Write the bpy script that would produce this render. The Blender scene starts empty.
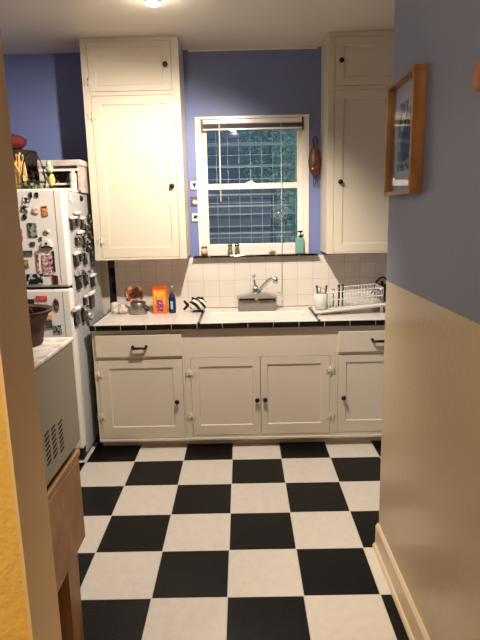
import bpy, bmesh, math, random
from mathutils import Vector, Matrix
random.seed(7)
COL = bpy.context.scene.collection
PI = math.pi

# ------------------------------------------------------------------ materials
def newmat(name):
    m = bpy.data.materials.new(name); m.use_nodes = True
    nt = m.node_tree; b = nt.nodes['Principled BSDF']
    return m, nt, b

def srgb(r, g, b):
    f = lambda c: (c/255/12.92) if c/255 <= .04045 else ((c/255+.055)/1.055)**2.4
    return (f(r), f(g), f(b), 1)

def mat(name, col, rough=.5, metal=0, bump=0, bscale=60, vary=0, vscale=8, coat=0, spec=None):
    m, nt, b = newmat(name)
    b.inputs['Base Color'].default_value = col
    b.inputs['Roughness'].default_value = rough
    b.inputs['Metallic'].default_value = metal
    if coat: b.inputs['Coat Weight'].default_value = coat; b.inputs['Coat Roughness'].default_value = .1
    if spec is not None: b.inputs['Specular IOR Level'].default_value = spec
    N = nt.nodes; L = nt.links
    tc = N.new('ShaderNodeTexCoord')
    if vary:
        n = N.new('ShaderNodeTexNoise'); n.inputs['Scale'].default_value = vscale; n.inputs['Detail'].default_value = 5
        L.new(tc.outputs['Object'], n.inputs['Vector'])
        mx = N.new('ShaderNodeMix'); mx.data_type = 'RGBA'
        mx.inputs[6].default_value = tuple(c*(1-vary) for c in col[:3]) + (1,)
        mx.inputs[7].default_value = tuple(min(1, c*(1+vary)) for c in col[:3]) + (1,)
        L.new(n.outputs['Fac'], mx.inputs[0]); L.new(mx.outputs[2], b.inputs['Base Color'])
    if bump:
        n = N.new('ShaderNodeTexNoise'); n.inputs['Scale'].default_value = bscale; n.inputs['Detail'].default_value = 4
        L.new(tc.outputs['Object'], n.inputs['Vector'])
        bp = N.new('ShaderNodeBump'); bp.inputs['Strength'].default_value = bump; bp.inputs['Distance'].default_value = .01
        L.new(n.outputs['Fac'], bp.inputs['Height']); L.new(bp.outputs['Normal'], b.inputs['Normal'])
    return m

def math_node(nt, op, a, b=None, c=None):
    n = nt.nodes.new('ShaderNodeMath'); n.operation = op
    for i, v in enumerate((a, b, c)):
        if v is None: continue
        if isinstance(v, (int, float)): n.inputs[i].default_value = v
        else: nt.links.new(v, n.inputs[i])
    return n.outputs[0]

def tile_mask(nt, u, v, g):
    """1 on the joints between unit tiles (u, v in tile units)"""
    def d(x):
        fr = math_node(nt, 'FRACT', x)
        a = math_node(nt, 'ABSOLUTE', math_node(nt, 'SUBTRACT', fr, .5))
        return math_node(nt, 'GREATER_THAN', a, .5-g)
    return math_node(nt, 'MAXIMUM', d(u), d(v))

def floor_mat():
    m, nt, b = newmat('checker_vinyl'); N = nt.nodes; L = nt.links
    tc = N.new('ShaderNodeTexCoord'); sp = N.new('ShaderNodeSeparateXYZ'); L.new(tc.outputs['Object'], sp.inputs[0])
    S = .3048
    u = math_node(nt, 'DIVIDE', math_node(nt, 'ADD', sp.outputs[0], .697+S*20), S)
    v = math_node(nt, 'DIVIDE', math_node(nt, 'SUBTRACT', 3.103+S*20, sp.outputs[1]), S)
    par = math_node(nt, 'MODULO', math_node(nt, 'ADD', math_node(nt, 'FLOOR', u), math_node(nt, 'FLOOR', v)), 2)
    joint = tile_mask(nt, u, v, .0055)
    nz = N.new('ShaderNodeTexNoise'); nz.inputs['Scale'].default_value = 25; nz.inputs['Detail'].default_value = 6
    L.new(tc.outputs['Object'], nz.inputs['Vector'])
    w = N.new('ShaderNodeMix'); w.data_type = 'RGBA'; w.inputs[6].default_value = srgb(205, 194, 180); w.inputs[7].default_value = srgb(222, 213, 201)
    L.new(nz.outputs['Fac'], w.inputs[0])
    k = N.new('ShaderNodeMix'); k.data_type = 'RGBA'; k.inputs[6].default_value = srgb(9, 9, 10); k.inputs[7].default_value = srgb(18, 18, 19)
    L.new(nz.outputs['Fac'], k.inputs[0])
    a = N.new('ShaderNodeMix'); a.data_type = 'RGBA'; L.new(par, a.inputs[0]); L.new(k.outputs[2], a.inputs[6]); L.new(w.outputs[2], a.inputs[7])
    c = N.new('ShaderNodeMix'); c.data_type = 'RGBA'; L.new(joint, c.inputs[0]); L.new(a.outputs[2], c.inputs[6]); c.inputs[7].default_value = srgb(196, 188, 176)
    L.new(c.outputs[2], b.inputs['Base Color'])
    b.inputs['Roughness'].default_value = .3; b.inputs['Specular IOR Level'].default_value = .22
    n2 = N.new('ShaderNodeTexNoise'); n2.inputs['Scale'].default_value = 90; n2.inputs['Detail'].default_value = 3
    L.new(tc.outputs['Object'], n2.inputs['Vector'])
    bp = N.new('ShaderNodeBump'); bp.inputs['Strength'].default_value = .16; bp.inputs['Distance'].default_value = .01
    L.new(n2.outputs['Fac'], bp.inputs['Height']); L.new(bp.outputs['Normal'], b.inputs['Normal'])
    return m

def tiles_mat(name, colour, jcol, sx, sy, ox, oy, axes=(0, 2), g=.02, rough=.15, vary=.05):
    m, nt, b = newmat(name); N = nt.nodes; L = nt.links
    tc = N.new('ShaderNodeTexCoord'); sp = N.new('ShaderNodeSeparateXYZ'); L.new(tc.outputs['Object'], sp.inputs[0])
    u = math_node(nt, 'DIVIDE', math_node(nt, 'SUBTRACT', sp.outputs[axes[0]], ox-sx*40), sx)
    v = math_node(nt, 'DIVIDE', math_node(nt, 'SUBTRACT', sp.outputs[axes[1]], oy-sy*40), sy)
    j = tile_mask(nt, u, v, g)
    wn = N.new('ShaderNodeTexWhiteNoise'); wn.noise_dimensions = '2D'
    cb = N.new('ShaderNodeCombineXYZ'); L.new(math_node(nt, 'FLOOR', u), cb.inputs[0]); L.new(math_node(nt, 'FLOOR', v), cb.inputs[1])
    L.new(cb.outputs[0], wn.inputs['Vector'])
    a = N.new('ShaderNodeMix'); a.data_type = 'RGBA'; L.new(wn.outputs['Value'], a.inputs[0])
    a.inputs[6].default_value = colour; a.inputs[7].default_value = tuple(c*(1-vary) for c in colour[:3])+(1,)
    c = N.new('ShaderNodeMix'); c.data_type = 'RGBA'; L.new(j, c.inputs[0]); L.new(a.outputs[2], c.inputs[6]); c.inputs[7].default_value = jcol
    L.new(c.outputs[2], b.inputs['Base Color']); b.inputs['Roughness'].default_value = rough
    bp = N.new('ShaderNodeBump'); bp.inputs['Strength'].default_value = .3; bp.inputs['Distance'].default_value = .002; bp.invert = True
    L.new(j, bp.inputs['Height']); L.new(bp.outputs['Normal'], b.inputs['Normal'])
    return m

def twotone_wall(name, upper, lower, z):
    m, nt, b = newmat(name); N = nt.nodes; L = nt.links
    tc = N.new('ShaderNodeTexCoord'); sp = N.new('ShaderNodeSeparateXYZ'); L.new(tc.outputs['Object'], sp.inputs[0])
    f = math_node(nt, 'GREATER_THAN', sp.outputs[2], z)
    c = N.new('ShaderNodeMix'); c.data_type = 'RGBA'; L.new(f, c.inputs[0]); c.inputs[6].default_value = lower; c.inputs[7].default_value = upper
    L.new(c.outputs[2], b.inputs['Base Color'])
    r = N.new('ShaderNodeMapRange'); L.new(f, r.inputs[0]); r.inputs[3].default_value = .28; r.inputs[4].default_value = .5
    L.new(r.outputs[0], b.inputs['Roughness'])
    n2 = N.new('ShaderNodeTexNoise'); n2.inputs['Scale'].default_value = 45; n2.inputs['Detail'].default_value = 4
    L.new(tc.outputs['Object'], n2.inputs['Vector'])
    bp = N.new('ShaderNodeBump'); bp.inputs['Strength'].default_value = .12; bp.inputs['Distance'].default_value = .01
    L.new(n2.outputs['Fac'], bp.inputs['Height']); L.new(bp.outputs['Normal'], b.inputs['Normal'])
    return m

def wood_mat(name, c1, c2, scale=(2, 2, 14), rough=.45, stretch=3.):
    m, nt, b = newmat(name); N = nt.nodes; L = nt.links
    tc = N.new('ShaderNodeTexCoord'); mp = N.new('ShaderNodeMapping'); L.new(tc.outputs['Object'], mp.inputs[0]); mp.inputs['Scale'].default_value = scale
    n = N.new('ShaderNodeTexNoise'); n.inputs['Scale'].default_value = stretch; n.inputs['Detail'].default_value = 8; n.inputs['Distortion'].default_value = .6
    L.new(mp.outputs[0], n.inputs['Vector'])
    cr = N.new('ShaderNodeValToRGB'); cr.color_ramp.elements[0].position = .35; cr.color_ramp.elements[1].position = .65
    cr.color_ramp.elements[0].color = c1; cr.color_ramp.elements[1].color = c2
    L.new(n.outputs['Fac'], cr.inputs[0]); L.new(cr.outputs[0], b.inputs['Base Color']); b.inputs['Roughness'].default_value = rough
    return m

def stripes_mat(name, c1, c2, axis, scale, dist=0, rough=.5):
    m, nt, b = newmat(name); N = nt.nodes; L = nt.links
    tc = N.new('ShaderNodeTexCoord'); w = N.new('ShaderNodeTexWave'); w.bands_direction = axis
    w.inputs['Scale'].default_value = scale; w.inputs['Distortion'].default_value = dist
    L.new(tc.outputs['Object'], w.inputs['Vector'])
    cr = N.new('ShaderNodeValToRGB'); cr.color_ramp.interpolation = 'CONSTANT'
    cr.color_ramp.elements[0].color = c1; cr.color_ramp.elements[1].position = .5; cr.color_ramp.elements[1].color = c2
    L.new(w.outputs['Fac'], cr.inputs[0]); L.new(cr.outputs[0], b.inputs['Base Color']); b.inputs['Roughness'].default_value = rough
    return m

def blotch_mat(name, cols, scale=40, rough=.5, seed=0.):
    """a print of irregular coloured patches (photos, cards, wrappers)"""
    m, nt, b = newmat(name); N = nt.nodes; L = nt.links
    tc = N.new('ShaderNodeTexCoord'); mp = N.new('ShaderNodeMapping'); mp.inputs['Location'].default_value = (seed, seed*2.3, seed*1.7)
    L.new(tc.outputs['Object'], mp.inputs[0])
    n = N.new('ShaderNodeTexNoise'); n.inputs['Scale'].default_value = scale; n.inputs['Detail'].default_value = 2
    L.new(mp.outputs[0], n.inputs['Vector'])
    cr = N.new('ShaderNodeValToRGB'); cr.color_ramp.interpolation = 'CONSTANT'
    k = len(cols); lo, hi = .36, .64
    for i, c in enumerate(cols):
        p = 0 if i == 0 else lo+(hi-lo)*i/(k-.0)
        e = cr.color_ramp.elements[i] if i < 2 else cr.color_ramp.elements.new(p)
        e.position = p; e.color = c
    L.new(n.outputs['Fac'], cr.inputs[0]); L.new(cr.outputs[0], b.inputs['Base Color']); b.inputs['Roughness'].default_value = rough
    return m

def glass_mat(name, tint=(1, 1, 1, 1), ior=1.45, strength=1.):
    m = bpy.data.materials.new(name); m.use_nodes = True; nt = m.node_tree; N = nt.nodes; L = nt.links
    N.remove(N['Principled BSDF']); out = N['Material Output']
    t = N.new('ShaderNodeBsdfTransparent'); t.inputs[0].default_value = tint
    g = N.new('ShaderNodeBsdfGlossy'); g.inputs['Roughness'].default_value = .03
    fr = N.new('ShaderNodeFresnel'); fr.inputs[0].default_value = ior
    mx = N.new('ShaderNodeMixShader'); L.new(math_node(nt, 'MULTIPLY', fr.outputs[0], strength), mx.inputs[0]); L.new(t.outputs[0], mx.inputs[1]); L.new(g.outputs[0], mx.inputs[2])
    L.new(mx.outputs[0], out.inputs[0]); return m

def emit_mat(name, col, s):
    m, nt, b = newmat(name); b.inputs['Base Color'].default_value = col
    b.inputs['Emission Color'].default_value = col; b.inputs['Emission Strength'].default_value = s; return m

BLUE = srgb(118, 130, 178)
M = dict(
    paint=mat('cream_paint', srgb(218, 208, 187), .35, bump=.04, bscale=30, vary=.03, vscale=3),
    blue=mat('blue_wall_paint', BLUE, .42, bump=.10, bscale=45, vary=.04, vscale=4),
    ceiling=mat('ceiling_paint', srgb(232, 222, 204), .45, bump=.08, bscale=40),
    wall2=twotone_wall('blue_over_tan_wall', srgb(114, 121, 144), srgb(184, 164, 130), 1.217),
    yellow=mat('yellow_plaster', srgb(232, 188, 92), .55, bump=.5, bscale=55, vary=.08, vscale=14),
    tan=mat('tan_jamb_paint', srgb(228, 196, 142), .5, bump=.08, bscale=40),
    base=mat('tan_baseboard_paint', srgb(216, 194, 162), .35),
    white=mat('white_gloss_paint', srgb(236, 230, 220), .25),
    porcelain=mat('white_porcelain', srgb(240, 234, 224), .12, coat=.3),
    black=mat('black_knob', srgb(16, 14, 13), .25),
    blacktile=tiles_mat('black_edge_tile', srgb(12, 12, 14), srgb(175, 165, 150), .158, 2., -.39, -1, (0, 2), .011, .08, .0),
    blackside=mat('black_glazed_tile', srgb(12, 12, 14), .08),
    walltile=tiles_mat('wall_tile_glaze', srgb(232, 224, 212), srgb(200, 189, 173), .1125, .1145, .505, 1.145, (0, 2), .013, .22, .05),
    toptile=tiles_mat('counter_tile_glaze', srgb(238, 230, 220), srgb(215, 205, 192), .11, .11, 0, 3.27, (0, 1), .015, .2, .03),
    floor=floor_mat(),
    chrome=mat('chrome', srgb(205, 205, 208), .2, 1),
    steel=mat('brushed_steel', srgb(165, 158, 150), .35, 1),
    fridge=mat('fridge_enamel', srgb(238, 234, 226), .3, bump=.03, bscale=200),
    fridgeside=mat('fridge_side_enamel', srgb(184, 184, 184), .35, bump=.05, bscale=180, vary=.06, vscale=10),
    gasket=mat('dark_gasket', srgb(30, 28, 27), .6),
    mwside=mat('grey_beige_enamel', srgb(140, 132, 114), .4, vary=.03),
    marble=blotch_mat('white_marbled_top', [srgb(240, 234, 224), srgb(232, 225, 214), srgb(206, 196, 182)], 14, .25, 3),
    slot=mat('dark_slot', srgb(20, 18, 16), .8),
    cart=wood_mat('oak_cart_wood', srgb(134, 94, 48), srgb(164, 120, 66), (16, 3, 3), .4),
    cartleg=wood_mat('reddish_leg_wood', srgb(128, 86, 50), srgb(160, 112, 68), (10, 10, 1.5), .4),
    framewood=wood_mat('picture_frame_wood', srgb(132, 88, 46), srgb(166, 116, 66), (6, 2, 2), .4),
    wicker=stripes_mat('brown_wicker', srgb(50, 28, 17), srgb(96, 56, 32), 'Z', 45, 4, .75),
    darkwood=wood_mat('carved_brown_wood', srgb(48, 26, 18), srgb(112, 62, 36), (4, 4, 12), .4),
    wire=mat('white_plastic_wire', srgb(225, 222, 214), .35),
    blackwire=mat('black_wire', srgb(20, 19, 22), .4),
    glass=glass_mat('window_glass', (.93, .97, 1, 1)),
    pglass=glass_mat('picture_glass', (.98, .98, .98, 1), strength=.4),
    bulb=emit_mat('lamp_bulb', (1, .88, .72, 1), 14),
)

# ------------------------------------------------------------------ mesh helper
class MB:
    def __init__(s): s.bm = bmesh.new()
    def _add(s, verts, faces, smooth=False):
        vs = [s.bm.verts.new(v) for v in verts]
        for f in faces:
            try: fc = s.bm.faces.new([vs[i] for i in f]); fc.smooth = smooth
            except ValueError: pass
        return vs
    def box(s, x0, x1, y0, y1, z0, z1, bev=0, rot=None, piv=None):
        b = bmesh.new()
        vs = [b.verts.new((x, y, z)) for x in (x0, x1) for y in (y0, y1) for z in (z0, z1)]
        for f in ((0, 1, 3, 2), (4, 6, 7, 5), (0, 4, 5, 1), (2, 3, 7, 6), (0, 2, 6, 4), (1, 5, 7, 3)): b.faces.new([vs[i] for i in f])
        if bev: bmesh.ops.bevel(b, geom=list(b.edges), offset=bev, segments=2, profile=.5, affect='EDGES')
        if rot is not None:
            p = Vector(piv) if piv else Vector(((x0+x1)/2, (y0+y1)/2, (z0+z1)/2))
            for v in b.verts: v.co = rot @ (v.co-p) + p
        s.merge(b); return s
    def merge(s, b):
        me = bpy.data.meshes.new('t'); b.to_mesh(me); b.free(); s.bm.from_mesh(me); bpy.data.meshes.remove(me)
    def tube(s, pts, r, seg=10, cap=True, closed=False):
        pts = [Vector(p) for p in pts]; n = len(pts); rs = r if isinstance(r, (list, tuple)) else [r]*n
        rings = []; up = Vector((0, 0, 1)); prev = None
        for i, p in enumerate(pts):
            if closed: t = pts[(i+1) % n]-pts[i-1]
            else: t = pts[min(i+1, n-1)]-pts[max(i-1, 0)]
            t.normalize()
            if prev is None:
                a = t.cross(up)
                if a.length < 1e-3: a = t.cross(Vector((1, 0, 0)))
            else: a = prev - t*prev.dot(t)
            a.normalize(); prev = a; c = t.cross(a)
            rings.append([s.bm.verts.new(p+(a*math.cos(2*PI*k/seg)+c*math.sin(2*PI*k/seg))*rs[i]) for k in range(seg)])
        m = n if closed else n-1
        for i in range(m):
            A, B = rings[i], rings[(i+1) % n]
            for k in range(seg):
                f = s.bm.faces.new((A[k], A[(k+1) % seg], B[(k+1) % seg], B[k])); f.smooth = True
        if cap and not closed:
            s.bm.faces.new(rings[0][::-1]); s.bm.faces.new(rings[-1])
        return s
    def lathe(s, prof, c=(0, 0, 0), seg=24, axis='Z', sx=1, sy=1):
        c = Vector(c); rings = []
        def P(r, h, a):
            u, v = r*math.cos(a)*sx, r*math.sin(a)*sy
            if axis == 'Z': return c+Vector((u, v, h))
            if axis == 'Y': return c+Vector((u, h, v))
            return c+Vector((h, u, v))
        for r, h in prof: rings.append([s.bm.verts.new(P(max(r, 1e-5), h, 2*PI*k/seg)) for k in range(seg)])
        for A, B in zip(rings, rings[1:]):
            for k in range(seg):
                f = s.bm.faces.new((A[k], A[(k+1) % seg], B[(k+1) % seg], B[k])); f.smooth = True
        s.bm.faces.new(rings[0][::-1]); s.bm.faces.new(rings[-1]); return s
    def blob(s, c, r, noise=0, sub=3, sd=0):
        b = bmesh.new(); bmesh.ops.create_icosphere(b, subdivisions=sub, radius=1)
        rr = random.Random(sd); ph = [rr.uniform(0, 6) for _ in range(6)]
        for v in b.verts:
            d = v.co.normalized(); k = 1+noise*(math.sin(d.x*7+ph[0])*math.sin(d.y*6+ph[1])+.6*math.sin(d.z*9+ph[2]+d.x*5)+.4*math.sin(d.y*13+ph[3]))
            v.co = Vector((d.x*r[0], d.y*r[1], d.z*r[2]))*k+Vector(c)
        for f in b.faces: f.smooth = True
        s.merge(b); return s
    def prism(s, outline, y0, y1, axis='Y'):
        """outline of (x, z) points extruded along y (or (y, z) along x)"""
        n = len(outline)
        P = (lambda a, b, d: (a, d, b)) if axis == 'Y' else (lambda a, b, d: (d, a, b))
        vs = [P(a, b, y0) for a, b in outline]+[P(a, b, y1) for a, b in outline]
        s._add(vs, [tuple(range(n))[::-1], tuple(range(n, 2*n))]+[(i, (i+1) % n, n+(i+1) % n, n+i) for i in range(n)]); return s
    def build(s, name, m, parent=None, origin=None):
        bm = s.bm; bmesh.ops.recalc_face_normals(bm, faces=bm.faces)
        par_o = Vector(parent['_o']) if parent is not None and '_o' in parent else Vector((0, 0, 0))
        if origin is None: origin = par_o if parent is not None else Vector((0, 0, 0))
        if origin == 'auto':
            xs = [v.co for v in bm.verts]
            origin = Vector(((min(v.x for v in xs)+max(v.x for v in xs))/2, (min(v.y for v in xs)+max(v.y for v in xs))/2, min(v.z for v in xs)))
        origin = Vector(origin)
        for v in bm.verts: v.co -= origin
        me = bpy.data.meshes.new(name); bm.to_mesh(me); bm.free(); me.materials.append(m)
        o = bpy.data.objects.new(name, me); COL.objects.link(o); o['_o'] = tuple(origin)
        o.location = origin-par_o if parent is not None else origin
        if parent is not None: o.parent = parent
        return o

def tag(o, label, cat, group=None, kind=None):
    o['label'] = label; o['category'] = cat
    if group: o['group'] = group
    if kind: o['kind'] = kind
    return o
def thing(name, loc, label, cat, group=None):
    o = bpy.data.objects.new(name, None); COL.objects.link(o); o.location = loc; o['_o'] = tuple(loc); o.empty_display_size = .05
    return tag(o, label, cat, group)
def struct(o): o['kind'] = 'structure'; return o
def rect(name, m, *a, parent=None, bev=0): return MB().box(*a, bev=bev).build(name, m, parent)

# ------------------------------------------------------------------ room shell
CEIL = 2.577; B = 3.85; F = 3.28; G = 3.55
struct(rect('floor', M['floor'], -2.6, 1.3, -2.2, 4.0, -.05, 0))
struct(rect('ceiling', M['ceiling'], -2.6, 1.3, -2.2, 4.0, CEIL, CEIL+.05))
w = MB()
w.box(-2.0, -.27, B, 3.98, 0, CEIL); w.box(.443, 1.15, B, 3.98, 0, CEIL)
w.box(-.27, .443, B, 3.98, 0, 1.2); w.box(-.27, .443, B, 3.98, 2.14, CEIL)
struct(w.build('wall_back', M['blue']))
struct(rect('wall_left', M['blue'], -2.1, -2.0, 1.13, 3.98, 0, CEIL))
struct(rect('wall_right', M['blue'], 1.15, 1.25, 2.2, 3.98, 0, CEIL))
struct(rect('wall_partition', M['wall2'], .592, .74, -2.0, 2.2, 0, CEIL))
struct(rect('wall_partition_return', M['wall2'], .74, 1.25, 2.08, 2.2, 0, CEIL))
struct(rect('wall_front', M['yellow'], -2.1, -.467, .98, 1.13, 0, CEIL))
struct(MB().box(-.467, -.460, .98, 1.13, 0, CEIL).build('trim_1', M['tan']))
struct(rect('wall_dining_left', M['yellow'], -2.5, -2.4, -2.0, .98, 0, CEIL))
struct(rect('wall_dining_return', M['yellow'], -2.4, -2.1, .98, 1.13, 0, CEIL))
struct(rect('wall_dining_back', M['yellow'], -2.5, .74, -2.1, -2.0, 0, CEIL))
bb = MB().prism([(-.00, 0), (-.00, .115), (-.006, .115), (-.014, .104), (-.014, 0)], -2.0, 2.2)
for v in bb.bm.verts: v.co.x += .592
bb.prism([(.578, 0), (.578, .020), (.573, .018), (.567, .009), (.566, 0)], -2.0, 2.2)
struct(bb.build('baseboard_right', M['base']))
struct(rect('trim_2', M['white'], -.33, .53, B-.006, B, CEIL-.012, CEIL, bev=.002))

# backsplash
struct(MB().box(-.916, 1.15, B-.008, B, .835, 1.2).build('trim_3', M['walltile']))
struct(MB().box(-1.06, -.964, B-.007, B, .80, 1.225).build('trim_6', M['paint']))
struct(MB().box(-.964, -.916, B-.010, B, .835, 1.225).build('trim_4', M['blackside']))
sill = tag(MB().box(-.345, .535, 3.785, B, 1.2, 1.214, bev=.003).build('window_sill', M['blacktile']), '', '')
for k in ('label', 'category'): del sill[k]
sill.name = 'trim_5'; struct(sill)

# window
win = struct(bpy.data.objects.new('window_1', None)); COL.objects.link(win); win['_o'] = (0, 0, 0)
c = MB()
c.box(-.305, -.268, B-.015, B, 1.214, 2.152, bev=.003); c.box(.441, .475, B-.015, B, 1.214, 2.152, bev=.003)
c.box(-.2685, .4415, B-.0145, B, 2.135, 2.1515)
c.box(-.27, -.262, B, 3.98, 1.2, 2.14); c.box(.437, .443, B, 3.98, 1.2, 2.14); c.box(-.27, .443, B, 3.98, 2.132, 2.14); c.box(-.27, .443, B, 3.98, 1.2, 1.216)
c.build('window_frame', M['white'], win)
def sash(y0, y1, z0, z1, gz0, gz1, nm):
    s = MB(); s.box(-.262, -.230, y0, y1, z0, z1, bev=.003); s.box(.396, .437, y0, y1, z0, z1, bev=.003)
    s.box(-.231, .397, y0, y1, z0, gz0, bev=.003); s.box(-.231, .397, y0, y1, gz1, z1, bev=.003)
    o = s.build(nm, M['white'], win)
    MB().box(-.232, .398, (y0+y1)/2-.002, (y0+y1)/2+.002, gz0-.002, gz1+.002).build('pane', M['glass'], o)
sash(3.858, 3.888, 1.216, 1.708, 1.29, 1.668, 'lower_sash')
sash(3.892, 3.922, 1.668, 2.132, 1.708, 2.10, 'upper_sash')
lk = MB().box(.04, .10, 3.862, 3.882, 1.708, 1.716, bev=.002).tube([(.055, 3.872, 1.716), (.085, 3.868, 1.724)], .005).build('sash_lock', M['white'], win)

# roller/mini blind bunched at the top
bl = thing('window_blind', (.087, B+.0, 2.07), 'raised white mini blind bunched under the top of the kitchen window', 'blind')
rect('headrail', M['white'], -.258, .433, B-.008, B+.006, 2.104, 2.134, parent=bl, bev=.003)
s = MB()
for k in range(7): s.box(-.252, .428, B-.010, B+.006, 2.076+k*.0036, 2.0775+k*.0036)
s.build('slats', mat('grey_beige_slats', srgb(104, 94, 80), .5), bl)
rect('bottom_rail', M['white'], -.252, .428, B-.012, B+.006, 2.062, 2.073, parent=bl, bev=.002)
for x in (-.262, .425): rect('bracket', mat('bracket_grey', srgb(92, 80, 68), .5), x, x+.012, B-.013, B+.006, 2.055, 2.136, parent=bl)
MB().tube([(-.138, B-.02, 2.10), (-.141, B-.022, 1.585)], .0052, 8).build('tilt_wand', M['wire'], bl)
s = MB(); s.tube([(.282, B-.02, 2.10), (.282, B-.021, .895)], .0021, 6)
s.lathe([(.002, 0), (.006, .006), (.005, .022), (.002, .028)], (.282, B-.021, .872), 10)
s.tube([(.243, B-.018, .935), (.256, B-.02, .948), (.282, B-.021, .952)], .0018, 6)
s.build('pull_cord', M['wire'], bl)
# round hanging suncatcher
sc = MB(); ring = [(.262+.058*math.cos(a), B-.028, 1.497+.058*math.sin(a)) for a in [2*PI*k/28 for k in range(28)]]
sc.tube(ring, .0016, 6, closed=True)
for k in range(12):
    a = 2*PI*k/12; sc.tube([(.262, B-.028, 1.497), (.262+.056*math.cos(a), B-.028, 1.497+.056*math.sin(a))], .0016, 5)
    sc.blob((.262+.036*math.cos(a+.2), B-.028, 1.497+.036*math.sin(a+.2)), (.008, .004, .008), 0, 1)
sc.blob((.262, B-.028, 1.497), (.014, .007, .014), 0, 2)
sc.tube([(.262, B-.028, 1.555), (.255, B-.022, 1.66)], .0015, 5)
tag(sc.build('suncatcher', mat('beaded_glass', srgb(120, 136, 146), .15), origin='auto'), 'round beaded suncatcher hanging in front of the lower window pane', 'suncatcher')

# outdoors: grille, neighbour wall, rails, shrubs
gr = MB()
for k in range(9): gr.tube([(-.25+k*.0805, 3.965, 1.20), (-.25+k*.0805, 3.965, 2.14)], .0016, 5)
for k in range(11): gr.tube([(-.27, 3.967, 1.245+k*.083), (.44, 3.967, 1.245+k*.083)], .0016, 5)
tag(gr.build('window_grille', mat('pale_grille_wire', srgb(205, 220, 228), .4), origin='auto'), 'pale square wire grille fitted outside the kitchen window', 'grille')
nb = thing('neighbour_house', (0, 5.7, 0), 'blue grey neighbouring house wall seen through the window', 'house')
s = MB()
for k in range(26): s.prism([(5.70, k*.15), (5.70, k*.15+.145), (5.715, k*.15+.148), (5.9, k*.15+.148), (5.9, k*.15)], -3.0, 3.0, 'X')
s.build('siding', mat('blue_grey_siding', srgb(124, 138, 146), .6, vary=.15, vscale=2), nb)
pr = thing('slatted_railing', (0, 4.9, 0), 'white horizontal railing outside between window and neighbouring house', 'railing')
for z in (1.10, 1.32, 1.56, 1.66, 1.90, 2.08, ): 
    MB().box(-1.8, .55, 4.90, 4.93, z, z+.014+(.008 if z > 1.85 else 0)).build('rail', M['white'], pr)
for x in (-1.8, -.62, .53): MB().box(x, x+.05, 4.93, 4.98, 0, 2.2).build('post', mat('dark_post', srgb(60, 70, 80), .6), pr)
struct(rect('ground_outside', mat('ground_soil', srgb(80, 78, 66), .9, vary=.3), -4, 4, 3.98, 7, -.06, -.01))
def shrub(x, y, z0, z1, r, n, m, label, seed):
    rr = random.Random(seed); o = thing('shrub', (x, y, 0), label, 'shrub', None)
    MB().tube([(x, y, -.02), (x+.03, y, z0), (x-.02, y, z1-.1)], [.03, .014, .006], 8).build('stem', mat('grey_green_stem', srgb(96, 112, 112), .8), o)
    s = MB()
    for _ in range(n):
        a = rr.uniform(0, 2*PI); q = r*rr.random()**.5; z = rr.uniform(z0, z1)
        p = Vector((x+q*math.cos(a), y+q*math.sin(a), z)); L = rr.uniform(.03, .06)
        d = Vector((rr.uniform(-1, 1), rr.uniform(-1, 1), rr.uniform(-.8, .6))).normalized()*L; e = d.cross(Vector((rr.uniform(-1, 1), rr.uniform(-1, 1), rr.uniform(-1, 1)))).normalized()*L*.3
        s._add([p, p+d*.5+e, p+d, p+d*.5-e], [(0, 1, 2, 3)])
    s.build('foliage', m, o)
leaf = mat('green_leaf', srgb(150, 205, 165), .4, vary=.4, vscale=12)
shrub(.48, 4.5, .9, 2.6, .20, 900, leaf, 'leafy green shrub outside at the right of the window, nearer the glass', 3)
shrub(.28, 5.33, 1.75, 2.75, .30, 800, leaf, 'leafy shrub crown behind the white railing, high outside the window', 5)

# ------------------------------------------------------------------ cabinets
def door(parent, x0, x1, z0, z1, yf, pan, knob=None, hinges=(), name='door', th=.020):
    px0, px1, pz0, pz1 = pan; d = .007; bv = .004
    s = MB(); g = .0022
    X0, X1, Z0, Z1 = x0+g, x1-g, z0+g, z1-g
    ring = lambda a, b, c_, e, y: [(a, y, c_), (b, y, c_), (b, y, e), (a, y, e)]
    vs = ring(X0, X1, Z0, Z1, yf)+ring(px0, px1, pz0, pz1, yf)+ring(px0+bv, px1-bv, pz0+bv, pz1-bv, yf+d)+ring(X0, X1, Z0, Z1, yf+th)
    fs = [(i, (i+1) % 4, 4+(i+1) % 4, 4+i) for i in range(4)]+[(4+i, 4+(i+1) % 4, 8+(i+1) % 4, 8+i) for i in range(4)]+[(8, 9, 10, 11), (12, 15, 14, 13)]+[(i, 12+i, 12+(i+1) % 4, (i+1) % 4) for i in range(4)]
    s._add(vs, fs); o = s.build(name, M['paint'], parent)
    if knob:
        k = MB().lathe([(.007, 0), (.006, -.010), (.010, -.014), (.0155, -.019), (.0155, -.024), (.010, -.029), (.001, -.030)], (knob[0], yf, knob[1]), 20, 'Y')
        k.build('knob', M['black'], o)
    for hx, hz, side in hinges:
        h = MB(); h.tube([(hx, yf-.005, hz-.026), (hx, yf-.005, hz+.026)], .004, 8)
        for sg in (-1, 1):
            h.prism([(hx, hz-.010), (hx+sg*.010, hz-.010), (hx+sg*.022, hz-.022), (hx+sg*.028, hz-.014), (hx+sg*.018, hz-.004), (hx+sg*.030, hz), (hx+sg*.018, hz+.004), (hx+sg*.028, hz+.014), (hx+sg*.022, hz+.022), (hx+sg*.010, hz+.010), (hx, hz+.010)], yf-.005, yf+.0005)
        h.build('hinge', M['paint'], o)
    return o
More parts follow.
